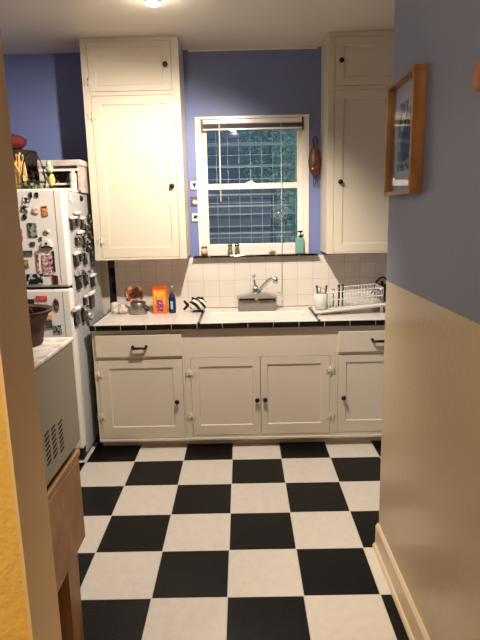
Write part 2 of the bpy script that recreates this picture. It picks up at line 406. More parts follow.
def drawer(parent, x0, x1, z0, z1, yf, px, pz):
    o = MB().box(x0, x1, yf-.014, yf+.006, z0, z1, bev=.005).build('drawer', M['paint'], parent)
    h = MB(); y = yf-.014
    h.tube([(px-.042, y, pz+.006), (px-.042, y-.020, pz+.004), (px-.036, y-.026, pz), (px+.036, y-.026, pz), (px+.042, y-.020, pz+.004), (px+.042, y, pz+.006)], .0085, 8)
    for sx in (-1, 1): h.lathe([(.010, 0), (.010, -.004), (.006, -.006)], (px+sx*.042, y, pz+.006), 12, 'Y')
    h.build('handle', M['black'], o); return o

def frame_boxes(s, x0, x1, z0, z1, openings, yf, th=.02):
    """face frame: fill the rectangle except the openings, cut on a grid"""
    xs = sorted({x0, x1} | {o[0] for o in openings} | {o[1] for o in openings})
    zs = sorted({z0, z1} | {o[2] for o in openings} | {o[3] for o in openings})
    for a, b in zip(xs, xs[1:]):
        for c_, d in zip(zs, zs[1:]):
            mx, mz = (a+b)/2, (c_+d)/2
            if any(o[0] < mx < o[1] and o[2] < mz < o[3] for o in openings): continue
            s.box(a, b, yf, yf+th, c_, d)

def base_cab(x0, x1, openings, label):
    t = thing('base_cabinet', ((x0+x1)/2, F, 0), label, 'cabinet', None)
    s = MB(); s.box(x0, x1, F+.021, B-.012, .06, .80 if label[0] != '#' else .6); frame_boxes(s, x0, x1, .06, .803, openings, F)
    s.box(x0, x1, F-.006, F+.02, .055, .072, bev=.003)
    s.build('body', M['paint'], t)
    MB().box(x0, x1, F+.065, F+.09, 0, .06).build('toe_kick', M['paint'], t)
    return t
cl = base_cab(-.955, -.381, [(-.934, -.394, .078, .611)], 'cream base cabinet left of the sink, beside the fridge')
door(cl, -.934, -.394, .078, .611, F-.002, (-.862, -.458, .156, .553), (-.436, .327), ((-.930, .512, 0), (-.930, .229, 0)))
drawer(cl, -.936, -.391, .627, .772, F, -.657, .690)
# sink cabinet leaves room for the basin
t = thing('base_cabinet', (.1, F, 0), 'wide cream sink cabinet with two doors under the faucet', 'cabinet', None)
s = MB(); s.box(-.380, .578, F+.021, B-.012, .06, .58); frame_boxes(s, -.380, .578, .06, .803, [(-.344, .544, .088, .612)], F)
s.box(-.380, .578, F-.006, F+.02, .055, .072, bev=.003); s.build('body', M['paint'], t)
MB().box(-.380, .578, F+.065, F+.09, 0, .06).build('toe_kick', M['paint'], t)
door(t, -.344, .100, .088, .612, F-.002, (-.292, .050, .157, .553), (.077, .329), ((-.348, .510, 0), (-.350, .224, 0)))
door(t, .100, .544, .088, .612, F-.002, (.143, .487, .160, .560), (.127, .331), ((.544, .515, 0), (.546, .208, 0)))
cr = base_cab(.579, 1.148, [(.592, 1.12, .093, .616)], 'cream base cabinet at the right end, partly behind the partition wall')
door(cr, .592, 1.12, .093, .616, F-.002, (.645, 1.06, .172, .565), (.628, .332))
drawer(cr, .591, 1.12, .630, .768, F, .845, .704)

ul = thing('wall_cabinet', (-.66, G, 1.22), 'tall cream wall cabinet left of the window, above the detergent', 'cabinet')
s = MB(); s.box(-.970, -.366, G+.021, B-.002, 1.223, CEIL-.002); frame_boxes(s, -.970, -.366, 1.218, CEIL-.002, [(-.930, -.413, 2.264, 2.552), (-.923, -.409, 1.232, 2.240)], G)
s.build('body', M['paint'], ul)
door(ul, -.930, -.413, 2.264, 2.552, G-.002, (-.885, -.470, 2.300, 2.520), (-.448, 2.411), ((-.930, 2.50, 0), (-.930, 2.32, 0)), 'upper_door')
door(ul, -.923, -.409, 1.232, 2.240, G-.002, (-.868, -.457, 1.296, 2.188), (-.440, 1.685), ((-.923, 2.12, 0), (-.921, 1.34, 0)), 'lower_door')
ur = thing('wall_cabinet', (.86, G, 1.23), 'tall cream wall cabinet right of the window, above the dish rack', 'cabinet')
s = MB(); s.box(.555, 1.149, G+.021, B-.002, 1.232, CEIL-.002); frame_boxes(s, .555, 1.149, 1.228, CEIL-.002, [(.597, 1.115, 2.264, 2.549), (.597, 1.115, 1.236, 2.243)], G)
s.build('body', M['paint'], ur)
door(ur, .597, 1.115, 2.264, 2.549, G-.002, (.652, 1.06, 2.315, 2.497), (.634, 2.409), (), 'upper_door')
door(ur, .597, 1.115, 1.236, 2.243, G-.002, (.655, 1.06, 1.292, 2.185), (.638, 1.686), (), 'lower_door')

# ------------------------------------------------------------------ worktop, sink, faucet
wt = thing('worktop', (.1, 3.5, .803), 'white tiled worktop with a black tile front edge', 'worktop')
s = MB(); s.box(-.945, -.29, 3.27, B-.01, .8035, .835); s.box(.48, 1.148, 3.27, B-.01, .8035, .835)
s.box(-.29, .48, 3.75, B-.01, .8035, .832); s.build('tiled_top', M['toptile'], wt)
s = MB(); s.box(-.945, 1.148, 3.248, 3.2705, .8035, .836, bev=.005); s.build('front_edge_tile', M['blacktile'], wt)
for a_ in ((-.958, -.945, 3.248, B-.01, .8035, .836), (-.29, -.272, 3.272, 3.75, .8035, .8395), (.462, .480, 3.272, 3.75, .8035, .8395)): MB().box(*a_, bev=.003).build('side_edge_tile', M['blackside'], wt)
sk = thing('kitchen_sink', (.095, 3.5, .6), 'white porcelain sink set in the worktop under the window', 'sink')
s = MB(); X = (-.2715, .4615); Y = (3.272, 3.749); z = .832; x = (-.225, .415); y = (3.335, 3.665); zb = .67; r = .02
R4 = lambda X, Y, z: [(X[0], Y[0], z), (X[1], Y[0], z), (X[1], Y[1], z), (X[0], Y[1], z)]
rings = [R4(X, Y, .804), R4(X, Y, z), R4(x, y, z), R4((x[0]+.008, x[1]-.008), (y[0]+.008, y[1]-.008), z-.01), R4((x[0]+.02, x[1]-.02), (y[0]+.02, y[1]-.02), zb+.02), R4((x[0]+.05, x[1]-.05), (y[0]+.05, y[1]-.05), zb),
         ]
outer = [R4(x, y, .804), R4((x[0]+.01, x[1]-.01), (y[0]+.01, y[1]-.01), zb-.012)]
vs = sum(rings, []); fs = []
for k in range(5): fs += [(4*k+i, 4*k+(i+1) % 4, 4*k+4+(i+1) % 4, 4*k+4+i) for i in range(4)]
fs.append((20, 21, 22, 23)); s._add(vs, fs); s.build('basin', M['porcelain'], sk)
MB().lathe([(.001, .004), (.03, .004), (.036, .001), (.036, 0)], (.095, 3.5, zb), 20).build('drain', M['chrome'], sk)

fa = thing('kitchen_faucet', (.10, 3.70, .835), 'chrome single lever faucet standing behind the sink', 'faucet')
s = MB(); s.box(-.036, .232, 3.672, 3.745, .833, .912, bev=.006); s.build('base', mat('grey_apron', srgb(150, 144, 134), .4, .3), fa)
s = MB(); s.prism([(-.042, .912), (-.042, .936), (.03, .950), (.07, .956), (.13, .956), (.17, .950), (.235, .934), (.235, .912)], 3.655, 3.750)
bmesh.ops.bevel(s.bm, geom=list(s.bm.edges), offset=.004, segments=2, affect='EDGES'); s.build('deck_plate', mat('satin_chrome', srgb(190, 188, 186), .38, .7), fa)
s = MB(); s.box(-.03, .08, 3.650, 3.656, .913, .927, bev=.002); s.box(.105, .222, 3.650, 3.656, .911, .924, bev=.002)
s.build('plate_slot', M['black'], fa)
s = MB(); s.lathe([(.027, 0), (.026, .03), (.021, .045), (.018, .06), (.01, .068), (.001, .07)], (.088, 3.70, .942), 20); s.build('body', M['chrome'], fa)
s = MB(); s.tube([(.086, 3.70, 1.00), (.080, 3.702, 1.035), (.076, 3.705, 1.072)], [.010, .008, .007], 10); s.blob((.076, 3.705, 1.078), (.012, .012, .010), 0, 2); s.build('lever', M['chrome'], fa)
s = MB(); s.tube([(.10, 3.69, .955), (.135, 3.66, 1.005), (.175, 3.63, 1.052), (.20, 3.615, 1.066), (.218, 3.60, 1.068)], [.013, .012, .011, .012, .013], 12)
s.lathe([(.015, -.026), (.016, 0), (.012, .016)], (.222, 3.598, 1.06), 14); s.build('spout', M['chrome'], fa)

# ------------------------------------------------------------------ fridge
fr = thing('refrigerator', (-1.39, 3.45, 0), 'white top freezer refrigerator covered in magnets', 'refrigerator')
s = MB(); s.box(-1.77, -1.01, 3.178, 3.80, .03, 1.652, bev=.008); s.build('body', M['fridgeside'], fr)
s = MB(); s.box(-1.775, -1.008, 3.10, 3.170, 1.106, 1.665, bev=.012); s.build('freezer_door', M['fridge'], fr)
s = MB(); s.box(-1.775, -1.008, 3.10, 3.170, .09, 1.091, bev=.012); s.build('main_door', M['fridge'], fr)
s = MB(); s.box(-1.765, -1.018, 3.168, 3.18, .09, 1.655); s.box(-1.76, -1.025, 3.12, 3.17, 1.089, 1.108); s.build('gasket', M['gasket'], fr)
s = MB()
for z0, z1 in ((1.125, 1.65), (.11, 1.075)): s.box(-1.056, -1.053, 3.0985, 3.101, z0, z1)
s.build('edge_groove', mat('grey_seam', srgb(150, 145, 138), .5), fr)
s = MB(); s.box(-1.76, -1.02, 3.13, 3.178, .012, .085); s.build('kick_grille', M['gasket'], fr)
for x in (-1.72, -1.06):
    for yy in (3.2, 3.74): MB().lathe([(.018, 0), (.018, .03)], (x, yy, 0), 12).build('foot', M['gasket'], fr)
# magnets on the front: (x, z, w, h, colours, name, label, category)
W_, K_ = srgb(235, 232, 225), srgb(22, 20, 22)
mags = [
 (-1.184, 1.631, .016, .028, [K_, K_], 'fridge_magnet', 'small black fridge magnet at the very top, left of its twin', 'magnet'),
 (-1.150, 1.630, .016, .028, [K_, srgb(50, 48, 48)], 'fridge_magnet', 'small black fridge magnet at the very top, right of its twin', 'magnet'),
 (-1.218, 1.576, .040, .084, [K_, srgb(120, 110, 110), W_], 'photo_magnet', 'tilted black and white picture magnet high on the freezer door', 'magnet'),
 (-1.164, 1.542, .040, .040, [srgb(235, 150, 130), srgb(240, 220, 205)], 'round_magnet', 'pale pink round magnet beside the orange picture on the freezer door', 'magnet'),
 (-1.113, 1.540, .030, .057, [srgb(214, 120, 60), srgb(236, 170, 110), srgb(60, 36, 24)], 'photo_magnet', 'small orange picture magnet near the top of the freezer door', 'magnet'),
 (-1.231, 1.510, .026, .034, [K_, srgb(60, 58, 62)], 'fridge_magnet', 'black figure magnet under the tilted black and white picture', 'magnet'),
 (-1.262, 1.409, .018, .074, [srgb(128, 90, 120), srgb(228, 130, 70)], 'photo_magnet', 'narrow purple and orange picture at the left edge by the jamb', 'magnet'),
 (-1.192, 1.436, .050, .080, [srgb(46, 46, 44), srgb(120, 122, 104), srgb(170, 165, 150)], 'photo_magnet', 'grey framed landscape photo magnet in the middle of the freezer door', 'magnet'),
 (-1.113, 1.423, .032, .038, [srgb(90, 96, 70), srgb(220, 205, 150)], 'round_magnet', 'round green and cream badge magnet on the freezer door', 'magnet'),
 (-1.200, 1.357, .027, .023, [srgb(54, 44, 34), srgb(90, 80, 60)], 'fridge_magnet', 'tiny dark brown magnet below the grey framed photo', 'magnet'),
 (-1.151, 1.385, .014, .023, [srgb(40, 70, 34), srgb(80, 110, 50)], 'fridge_magnet', 'tiny green leaf magnet above the cap shaped magnet', 'magnet'),
 (-1.123, 1.235, .060, .115, [srgb(96, 30, 44), srgb(224, 190, 190), srgb(150, 70, 80), srgb(235, 222, 216)], 'poster', 'maroon and pink patterned card low on the freezer door', 'card'),
 (-1.180, 1.253, .013, .128, [srgb(120, 54, 56), srgb(222, 180, 170)], 'photo_strip', 'narrow maroon photo strip left of the maroon card', 'photo strip'),
 (-1.240, 1.305, .066, .030, [srgb(58, 62, 54), srgb(100, 104, 94)], 'photo_magnet', 'wide dark grey green magnet beside the jamb on the freezer door', 'magnet'),
 (-1.251, 1.244, .032, .047, [srgb(120, 92, 62), srgb(186, 160, 118)], 'photo_magnet', 'small sepia picture magnet beside the jamb', 'magnet'),
 (-1.208, 1.155, .093, .060, [srgb(18, 22, 26), srgb(26, 32, 38), srgb(190, 200, 210)], 'photo_magnet', 'wide black card with white figures at the foot of the freezer door', 'magnet'),
 (-1.088, 1.147, .032, .053, [srgb(70, 22, 30), srgb(110, 40, 50)], 'fridge_magnet', 'dark red magnet at the foot of the freezer door', 'magnet'),
 (-1.088, 1.255, .012, .120, [srgb(30, 22, 24), srgb(60, 36, 38)], 'photo_strip', 'narrow black strip right of the maroon card', 'photo strip'),
 (-1.178, 1.042, .066, .029, [srgb(200, 70, 66), srgb(226, 104, 96)], 'card', 'red rectangular card at the top of the lower fridge door', 'card'),
 (-1.097, .999, .034, .080, [srgb(38, 30, 32), srgb(140, 110, 110)], 'photo_magnet', 'dark oval portrait magnet on the lower fridge door', 'magnet'),
 (-1.141, .928, .034, .031, [srgb(222, 176, 110), srgb(240, 205, 150)], 'fridge_magnet', 'pale orange magnet on the lower fridge door beside the basket', 'magnet'),
 (-1.150, .885, .040, .045, [srgb(60, 76, 62), srgb(88, 100, 84)], 'photo_magnet', 'dark green magnet under the pale orange magnet', 'magnet'),
 (-1.100, .855, .046, .049, [srgb(38, 42, 40), srgb(190, 190, 180), srgb(60, 66, 60)], 'photo_magnet', 'dark framed photo magnet lowest on the lower fridge door', 'magnet'),
 (-1.244, 1.022, .038, .031, [srgb(28, 24, 26), srgb(50, 44, 44)], 'fridge_magnet', 'black rounded magnet left of the red card', 'magnet'),
]
for i, (x, z, w_, h_, cols, nm, lab, cat) in enumerate(mags):
    s = MB()
    if nm == 'round_magnet': s.lathe([(w_/2, 0), (w_/2, -.005), (w_/2-.004, -.008), (.001, -.008)], (x, 3.0995, z), 20, 'Y')
    elif lab.startswith('tilted'): s.box(x-w_/2, x+w_/2, 3.094, 3.0995, z-h_/2, z+h_/2, bev=.001, rot=Matrix.Rotation(.3, 3, 'Y'))
    elif nm == 'fridge_magnet' and 'figure' in lab or 'oval' in lab: s.lathe([(w_/2, 0), (w_/2, -.004), (w_/3, -.008), (.001, -.009)], (x, 3.0995, z), 16, 'Y', 1, h_/w_)
    else: s.box(x-w_/2, x+w_/2, 3.093, 3.0995, z-h_/2, z+h_/2, bev=.0015)
    tag(s.build(nm, blotch_mat('print_%d' % i, cols, 55, .4, i*1.7), origin='auto'), lab, cat, 'magnets on the fridge front')
# cap shaped magnet
cp = thing('cap_magnet', (-1.119, 3.09, 1.335), 'white and black cap shaped magnet above the maroon card', 'magnet', 'magnets on the fridge front')
MB().prism([(-1.146, 1.338), (-1.144, 1.362), (-1.130, 1.378), (-1.108, 1.378), (-1.094, 1.362), (-1.092, 1.338)], 3.086, 3.0995).build('crown', M['white'], cp)
MB().prism([(-1.150, 1.330), (-1.130, 1.336), (-1.105, 1.336), (-1.088, 1.328), (-1.088, 1.338), (-1.104, 1.345), (-1.13, 1.345), (-1.150, 1.340)], 3.080, 3.0995).build('brim', M['black'], cp)
MB().lathe([(.007, 0), (.007, -.003), (.001, -.003)], (-1.119, 3.086, 1.358), 12, 'Y').build('badge', M['black'], cp)

# clips on the fridge side (x = -1.01): (y, z, scale, wide bar?)
cm = mat('black_clip_metal', srgb(46, 42, 42), .3, .4)
def clip(y, z, sc, label, white=True):
    t = thing('magnetic_clip', (-1.01, y, z), label, 'clip', 'magnetic clips on the fridge side')
    s = MB(); s.prism([(y-.016*sc, z), (y+.016*sc, z), (y+.020*sc, z-.03*sc), (y+.018*sc, z-.045*sc), (y-.018*sc, z-.045*sc), (y-.020*sc, z-.03*sc)], -1.009, -.992, 'X')
    bmesh.ops.bevel(s.bm, geom=list(s.bm.edges), offset=.002, segments=1, affect='EDGES'); s.build('jaw', cm, t)
    s = MB(); s.tube([(-.990, y-.030*sc, z+.004), (-.988, y+.030*sc, z+.004)], .0062*sc, 8); s.build('grip_bar', M['chrome'] if not white else M['white'], t)
    s = MB(); s.tube([(-.992, y-.010, z-.012*sc), (-.984, y, z-.03*sc), (-.992, y+.010, z-.012*sc)], .0022, 6); s.build('spring', M['chrome'], t)
    return t
cl_ = [(3.322, 1.524, 1.69, 'topmost white barred clip on the fridge side, nearer the cupboard', True),
 (3.222, 1.497, 1.56, 'large white barred clip on the upper fridge side, nearest the door', True),
 (3.417, 1.492, 1.43, 'black clip high on the fridge side beside the wall cabinet', True),
 (3.480, 1.450, 1.30, 'dull metal clip on the upper fridge side beside the wall cabinet edge', False),
 (3.345, 1.408, 1.69, 'white barred clip on the fridge side below the two topmost ones', True),
 (3.282, 1.385, 1.17, 'small black clip directly under the third white barred clip', False),
 (3.430, 1.375, 1.43, 'black clip in the middle of the crowded upper fridge side', False),
 (3.506, 1.340, 1.43, 'metal clip close to the cabinet edge at mid height', False),
 (3.236, 1.287, 1.69, 'white barred clip at mid height nearest the fridge door', True),
 (3.330, 1.290, 1.30, 'black clip right of the mid height white barred clip', False),
 (3.420, 1.270, 1.43, 'metal clip in the mid height row beside the hanging bunch', False),
 (3.255, 1.165, 2.08, 'large black clip just above the door gap on the fridge side', False),
 (3.400, 1.150, 1.69, 'black clip with shiny grip right of the large black clip', False),
 (3.552, 1.120, 1.69, 'black clip under the bottom corner of the wall cabinet', True),
 (3.351, 1.008, 1.17, 'small white barred clip below the door gap', True),
 (3.500, 1.010, 2.21, 'large clip lowest right on the fridge side above the worktop', True),
 (3.156, .966, 2.21, 'lowest white barred clip on the fridge side nearest the door', True),
 (3.300, .940, 1.82, 'lowest metal clip on the fridge side, beside the white barred one', False)]
for a in cl_: clip(*[a[i] for i in (0, 1, 2, 3, 4)])
s = MB()
for k in range(10): s.blob((-.992+.004*math.sin(k*2), 3.56+.012*math.sin(k*1.7), 1.50-k*.034), (.014, .022, .026), .15, 1, k)
tag(s.build('hanging_bunch', mat('dark_mixed_keys', srgb(62, 52, 46), .4, .3, vary=.5, vscale=60), origin='auto'), 'dark bunch of keys and trinkets hanging between fridge and wall cabinet', 'keys')
s = MB().blob((-.985, 3.375, .885), (.022, .035, .030), .25, 2, 4)
tag(s.build('foil_wad', mat('crumpled_foil', srgb(190, 186, 180), .25, .7, bump=.6, bscale=60), origin='auto'), 'crumpled shiny foil wad clipped low on the fridge side', 'foil')
s = MB().lathe([(.018, 0), (.018, .008), (.012, .014), (.001, .016)], (-1.009, 3.454, 1.617), 16, 'X')
tag(s.build('knob_magnet', M['black'], origin='auto'), 'round black knob magnet at the top of the fridge side', 'magnet')
s = MB().tube([(-1.003, 3.229, 1.635), (-1.001, 3.229, 1.605), (-.990, 3.229, 1.592), (-.984, 3.229, 1.605)], .004, 8).box(-1.009, -1.001, 3.217, 3.241, 1.60, 1.64, bev=.002)
tag(s.build('hook', M['white'], origin='auto'), 'small white hook at the top of the fridge side', 'hook')

# ------------------------------------------------------------------ on top of the fridge (z 1.652 / 1.665)
TZ = 1.653
cr = thing('wooden_crate', (-1.12, 3.50, TZ), 'whitewashed wooden crate shelf standing on the fridge', 'crate')
wd = wood_mat('whitewashed_wood', srgb(178, 160, 150), srgb(212, 200, 190), (3, 3, 10), .6)
s = MB(); s.box(-1.25, -.985, 3.42, 3.62, 1.815, 1.850, bev=.003); s.build('top_board', wd, cr)
s = MB(); s.box(-1.245, -.995, 3.425, 3.61, TZ, TZ+.014); s.build('bottom_board', wd, cr)
for x in (-1.245, -1.008): rect('side_board', wd, x, x+.014, 3.425, 3.61, TZ, 1.815, parent=cr)
rect('back_panel', mat('crate_back', srgb(70, 58, 50), .7), -1.24, -1.0, 3.605, 3.612, TZ, 1.815, parent=cr)
s = MB(); s.box(-1.245, -.995, 3.418, 3.424, 1.783, 1.797); s.box(-1.245, -1.03, 3.418, 3.424, 1.70, 1.712); s.build('front_slat', M['white'], cr)
def bottle(x, y, z, r, h, m, label, cap=None, group=None, name='bottle', cat='bottle'):
    t = thing(name, (x, y, z), label, cat, group)
    MB().lathe([(r*.9, 0), (r, .006), (r, h*.62), (r*.75, h*.72), (r*.36, h*.8), (r*.34, h*.92)], (x, y, z), 18).build('body', m, t)
    MB().lathe([(r*.42, h*.90), (r*.42, h), (.001, h)], (x, y, z), 14).build('cap', cap or M['black'], t); return t
bottle(-1.085, 3.50, TZ+.014, .021, .125, mat('dark_green_glass', srgb(24, 52, 50), .1), 'dark green bottle inside the crate on the fridge')
bottle(-1.055, 3.50, TZ+.014, .014, .11, mat('pale_blue_bottle', srgb(150, 168, 170), .3), 'slim pale bottle inside the crate on the fridge')
bottle(-1.165, 3.51, TZ+.014, .024, .10, mat('brown_glass', srgb(60, 34, 22), .2), 'dark brown bottle at the left inside the crate')
t = thing('canister', (-1.03, 3.40, TZ), 'narrow white stacked canister at the fridge corner by the wall cabinet', 'canister')
MB().lathe([(.019, 0), (.020, .004), (.020, .06), (.017, .064)], (-1.03+.0, 3.40, TZ), 18).build('lower_tub', M['white'], t)
MB().lathe([(.020, .066), (.021, .07), (.021, .110), (.017, .114)], (-1.03, 3.40, TZ), 18).build('upper_tub', mat('pinkish_white', srgb(226, 208, 200), .4), t)
MB().lathe([(.014, .115), (.015, .13), (.001, .135)], (-1.03, 3.40, TZ), 18).build('lid', M['wire'], t)
# cookbook-like papers lying in front of crate
s = MB().box(-1.13, -1.02, 3.25, 3.36, TZ+.0005, TZ+.02, bev=.002, rot=Matrix.Rotation(.5, 3, 'Z'))
tag(s.build('folded_paper', mat('cream_paper', srgb(222, 205, 180), .7), origin='auto'), 'folded cream paper lying on the fridge in front of the crate', 'paper')
# yellow figure of straw
sf = MB().lathe([(.045, 0), (.05, .02), (.036, .08), (.026, .12), (.006, .17)], (-1.345, 3.34, TZ), 16, sy=.6); rr = random.Random(2)
for k in range(26):
    x = -1.35+rr.uniform(-.04, .05); y = 3.34+rr.uniform(-.03, .03)
    sf.tube([(x, y, TZ), (x+rr.uniform(-.02, .02), y, TZ+.09), (-1.34+rr.choice((-.03, 0, .03))+rr.uniform(-.008, .008), y, TZ+rr.uniform(.13, .235))], [.010, .010, .006], 6)
tag(sf.build('straw_figure', mat('yellow_straw', srgb(222, 178, 110), .6, vary=.2, vscale=30), origin='auto'), 'golden straw figure with pointed tips at the left on the fridge', 'figure')
# red hat on dark basket behind it
t = thing('dark_basket', (-1.42, 3.56, TZ), 'dark woven basket at the back left of the fridge top', 'basket')
MB().lathe([(.08, 0), (.10, .04), (.115, .20), (.118, .265), (.108, .27), (.10, .24), (.09, .02)], (-1.42, 3.56, TZ), 24).build('bowl', mat('dark_woven', srgb(40, 26, 22), .8, bump=.5, bscale=80), t)
s = MB().blob((-1.44, 3.55, TZ+.325), (.085, .085, .05), .08, 3, 9)
tag(s.build('red_cloth', mat('dark_red_cloth', srgb(104, 28, 32), .8), origin='auto'), 'dark red cloth heaped in the dark basket on the fridge', 'cloth')
# wire basket with arched handle and greens
t = thing('wire_basket', (-1.235, 3.30, TZ), 'black wire basket with a tall arched handle on the fridge', 'basket')
s = MB()
for z, r in ((.003, .055), (.03, .062), (.06, .068)): s.tube([(-1.235+r*math.cos(a), 3.30+r*math.sin(a), TZ+z) for a in [2*PI*k/24 for k in range(24)]], .003, 6, closed=True)
for k in range(14):
    a = 2*PI*k/14; s.tube([(-1.235+.055*math.cos(a), 3.30+.055*math.sin(a), TZ+.003), (-1.235+.068*math.cos(a), 3.30+.068*math.sin(a), TZ+.06)], .002, 5)
s.build('wire_bowl', M['blackwire'], t)
s = MB().tube([(-1.235-.068*math.cos(a), 3.30, TZ+.06+.175*math.sin(a)) for a in [PI*k/18 for k in range(19)]], .0035, 6); s.build('handle', M['blackwire'], t)
def leaves(name, c_, r, n, m, lab, seed, L=.03):
    rr = random.Random(seed); s = MB()
    for _ in range(n):
        d = Vector((rr.gauss(0, 1), rr.gauss(0, 1), abs(rr.gauss(0, 1)))).normalized(); p = Vector(c_)+Vector((d.x*r[0], d.y*r[1], d.z*r[2]))*rr.random()
        e = Vector((rr.uniform(-1, 1), rr.uniform(-1, 1), rr.uniform(-.2, 1))).normalized()*L; w_ = e.cross(Vector((rr.uniform(-1, 1), rr.uniform(-1, 1), .3))).normalized()*L*.35
        s._add([p, p+e*.5+w_, p+e, p+e*.5-w_], [(0, 1, 2, 3)])
    s._add([(c_[0]-.01, c_[1], c_[2]), (c_[0]+.01, c_[1], c_[2]), (c_[0], c_[1]+.01, c_[2])], [(0, 1, 2)])
    return tag(s.build(name, m, origin='auto'), lab, 'greenery')
leaves('trailing_greenery', (-1.22, 3.20, TZ+.002), (.085, .03, .04), 130, mat('dull_green', srgb(120, 134, 92), .6, vary=.3, vscale=40), 'dull green foliage lying at the foot of the wire basket', 4)
leaves('dried_flowers', (-1.30, 3.47, TZ+.002), (.04, .04, .19), 150, mat('brown_dried', srgb(70, 48, 38), .7, vary=.3, vscale=40), 'dark dried flowers between the straw figure and wire basket', 8, .035)
t = thing('flower_stem', (-1.115, 3.25, TZ), 'pale green and yellow flower stem standing on the fridge', 'flower')
MB().lathe([(.016, 0), (.018, .012), (.012, .02)], (-1.115, 3.25, TZ+.0), 14).build('base', M['black'], t)
MB().tube([(-1.115, 3.25, TZ+.01), (-1.112, 3.25, TZ+.09), (-1.118, 3.25, TZ+.16)], .003, 6).build('stem', mat('stem_green', srgb(90, 110, 60), .6), t)
s = MB(); s.blob((-1.112, 3.25, TZ+.065), (.021, .015, .035), .12, 2, 1); s.build('yellow_bloom', mat('pale_yellow_petal', srgb(222, 214, 120), .6), t)
s = MB(); s.blob((-1.118, 3.25, TZ+.13), (.023, .015, .022), .15, 2, 2).blob((-1.122, 3.25, TZ+.16), (.014, .012, .02), .15, 2, 3); s.build('green_bloom', mat('pale_green_petal', srgb(178, 206, 168), .6), t)

# ------------------------------------------------------------------ microwave, cart, basket
ct = thing('wooden_cart', (-.80, 1.50, 0), 'wooden kitchen cart carrying the microwave beside the doorway', 'cart')
XR = -.58
s = MB(); s.box(-1.02, XR, 1.20, 1.725, .385, .688, bev=.004); s.build('drawer_box', M['cart'], ct)
s = MB(); s.box(-1.02, XR, 1.20, 1.745, .689, .712, bev=.004); s.build('top_board', M['cart'], ct)
for x, y in ((-.65, 1.54), (-1.0, 1.54), (-.65, 1.24), (-1.0, 1.24)):
    s = MB(); s.prism([(x, 0), (x+.06, 0), (x+.066, .386), (x, .386)], y, y+.10); s.build('leg', M['cartleg'], ct)
mw = thing('microwave', (-.80, 1.50, .713), 'old beige microwave with louvred side standing on the wooden cart', 'microwave')
s = MB(); s.box(-1.05, XR, 1.22, 1.762, .737, 1.092, bev=.006); s.build('body', M['mwside'], mw)
s = MB(); s.box(-1.055, XR+.003, 1.215, 1.768, 1.092, 1.106, bev=.004); s.build('top_panel', M['marble'], mw)
for i, (y, z0) in enumerate(((1.462, .797), (1.516, .794), (1.576, .786))):
    s = MB()
    for k in range(7):
        z = z0+k*.0150
        s.prism([(y-.016, z-.004), (y+.016, z+.0), (y+.016, z+.0065), (y-.016, z+.0025)], XR-.001, XR+.0012, 'X')
    s.build('vent_column', M['slot'], mw)
for x in (-.99, -.63):
    for y in (1.28, 1.70): MB().lathe([(.015, 0), (.015, .025)], (x, y, .7125), 10).build('foot', M['gasket'], mw)
bk = thing('wicker_basket', (-.735, 1.66, 1.107), 'brown wicker basket standing on top of the microwave', 'basket')
s = MB().lathe([(.064, 0), (.070, .004), (.080, .06), (.094, .095), (.112, .108), (.108, .114), (.090, .106), (.072, .06), (.064, .01)], (-.716, 1.665, 1.107), 28); s.build('bowl', M['wicker'], bk)
s = MB().tube([(-.672+.020*math.cos(a), 1.625, 1.212+.022*math.sin(a)) for a in [PI*k/12 for k in range(13)]], .0045, 8); s.build('handle', M['wicker'], bk)

# ------------------------------------------------------------------ worktop items
CT = .8355
t = thing('detergent_box', (-.555, 3.66, CT), 'bright orange detergent box on the worktop under the left wall cabinet', 'box')
s = MB(); s.box(-.622, -.525, 3.63, 3.69, CT, CT+.182, bev=.006); s.build('carton', mat('orange_carton', srgb(244, 120, 34), .4), t)
s = MB(); s.box(-.622, -.525, 3.629, 3.691, CT+.172, CT+.186, bev=.003); s.build('lid', mat('red_orange_lid', srgb(206, 64, 30), .4), t)
s = MB(); s.box(-.613, -.534, 3.6285, 3.630, CT+.07, CT+.16); s.build('upper_label', blotch_mat('orange_yellow_print', [srgb(248, 150, 40), srgb(255, 214, 90), srgb(240, 110, 40)], 60, .4, 2), t)
s = MB(); s.box(-.596, -.548, 3.627, 3.6287, CT+.018, CT+.10); s.build('magenta_label', blotch_mat('magenta_print', [srgb(186, 34, 90), srgb(90, 30, 90), srgb(240, 150, 170)], 90, .4, 4), t)
s = MB()
for k, x in enumerate((-.603, -.586, -.566, -.548)): s.tube([(x-.004, 3.6265, CT+.148), (x+.004, 3.6265, CT+.150), (x-.003, 3.6265, CT+.132), (x+.005, 3.6265, CT+.130)], .0018, 5)
s.build('lettering', mat('yellow_print', srgb(255, 232, 120), .5), t)
t = thing('soap_bottle', (-.492, 3.665, CT), 'dark blue bottle with clear neck right of the orange box', 'bottle')
MB().lathe([(.024, 0), (.026, .006), (.026, .10), (.018, .125), (.009, .135)], (-.492, 3.665, CT), 20).build('body', mat('dark_blue_plastic', srgb(22, 32, 62), .2), t)
MB().lathe([(.008, .133), (.008, .165), (.012, .17), (.011, .19), (.001, .192)], (-.492, 3.665, CT), 14).build('neck', mat('grey_clear_plastic', srgb(128, 124, 112), .25), t)
MB().tube([(-.492, 3.665, CT+.19), (-.492, 3.665, CT+.205), (-.512, 3.66, CT+.203)], .0035, 6).build('nozzle', mat('grey_clear_plastic_2', srgb(110, 106, 96), .3), t)
MB().box(-.500, -.484, 3.637, 3.640, CT+.03, CT+.085).build('label_patch', mat('pale_blue_label', srgb(150, 180, 220), .5), t)
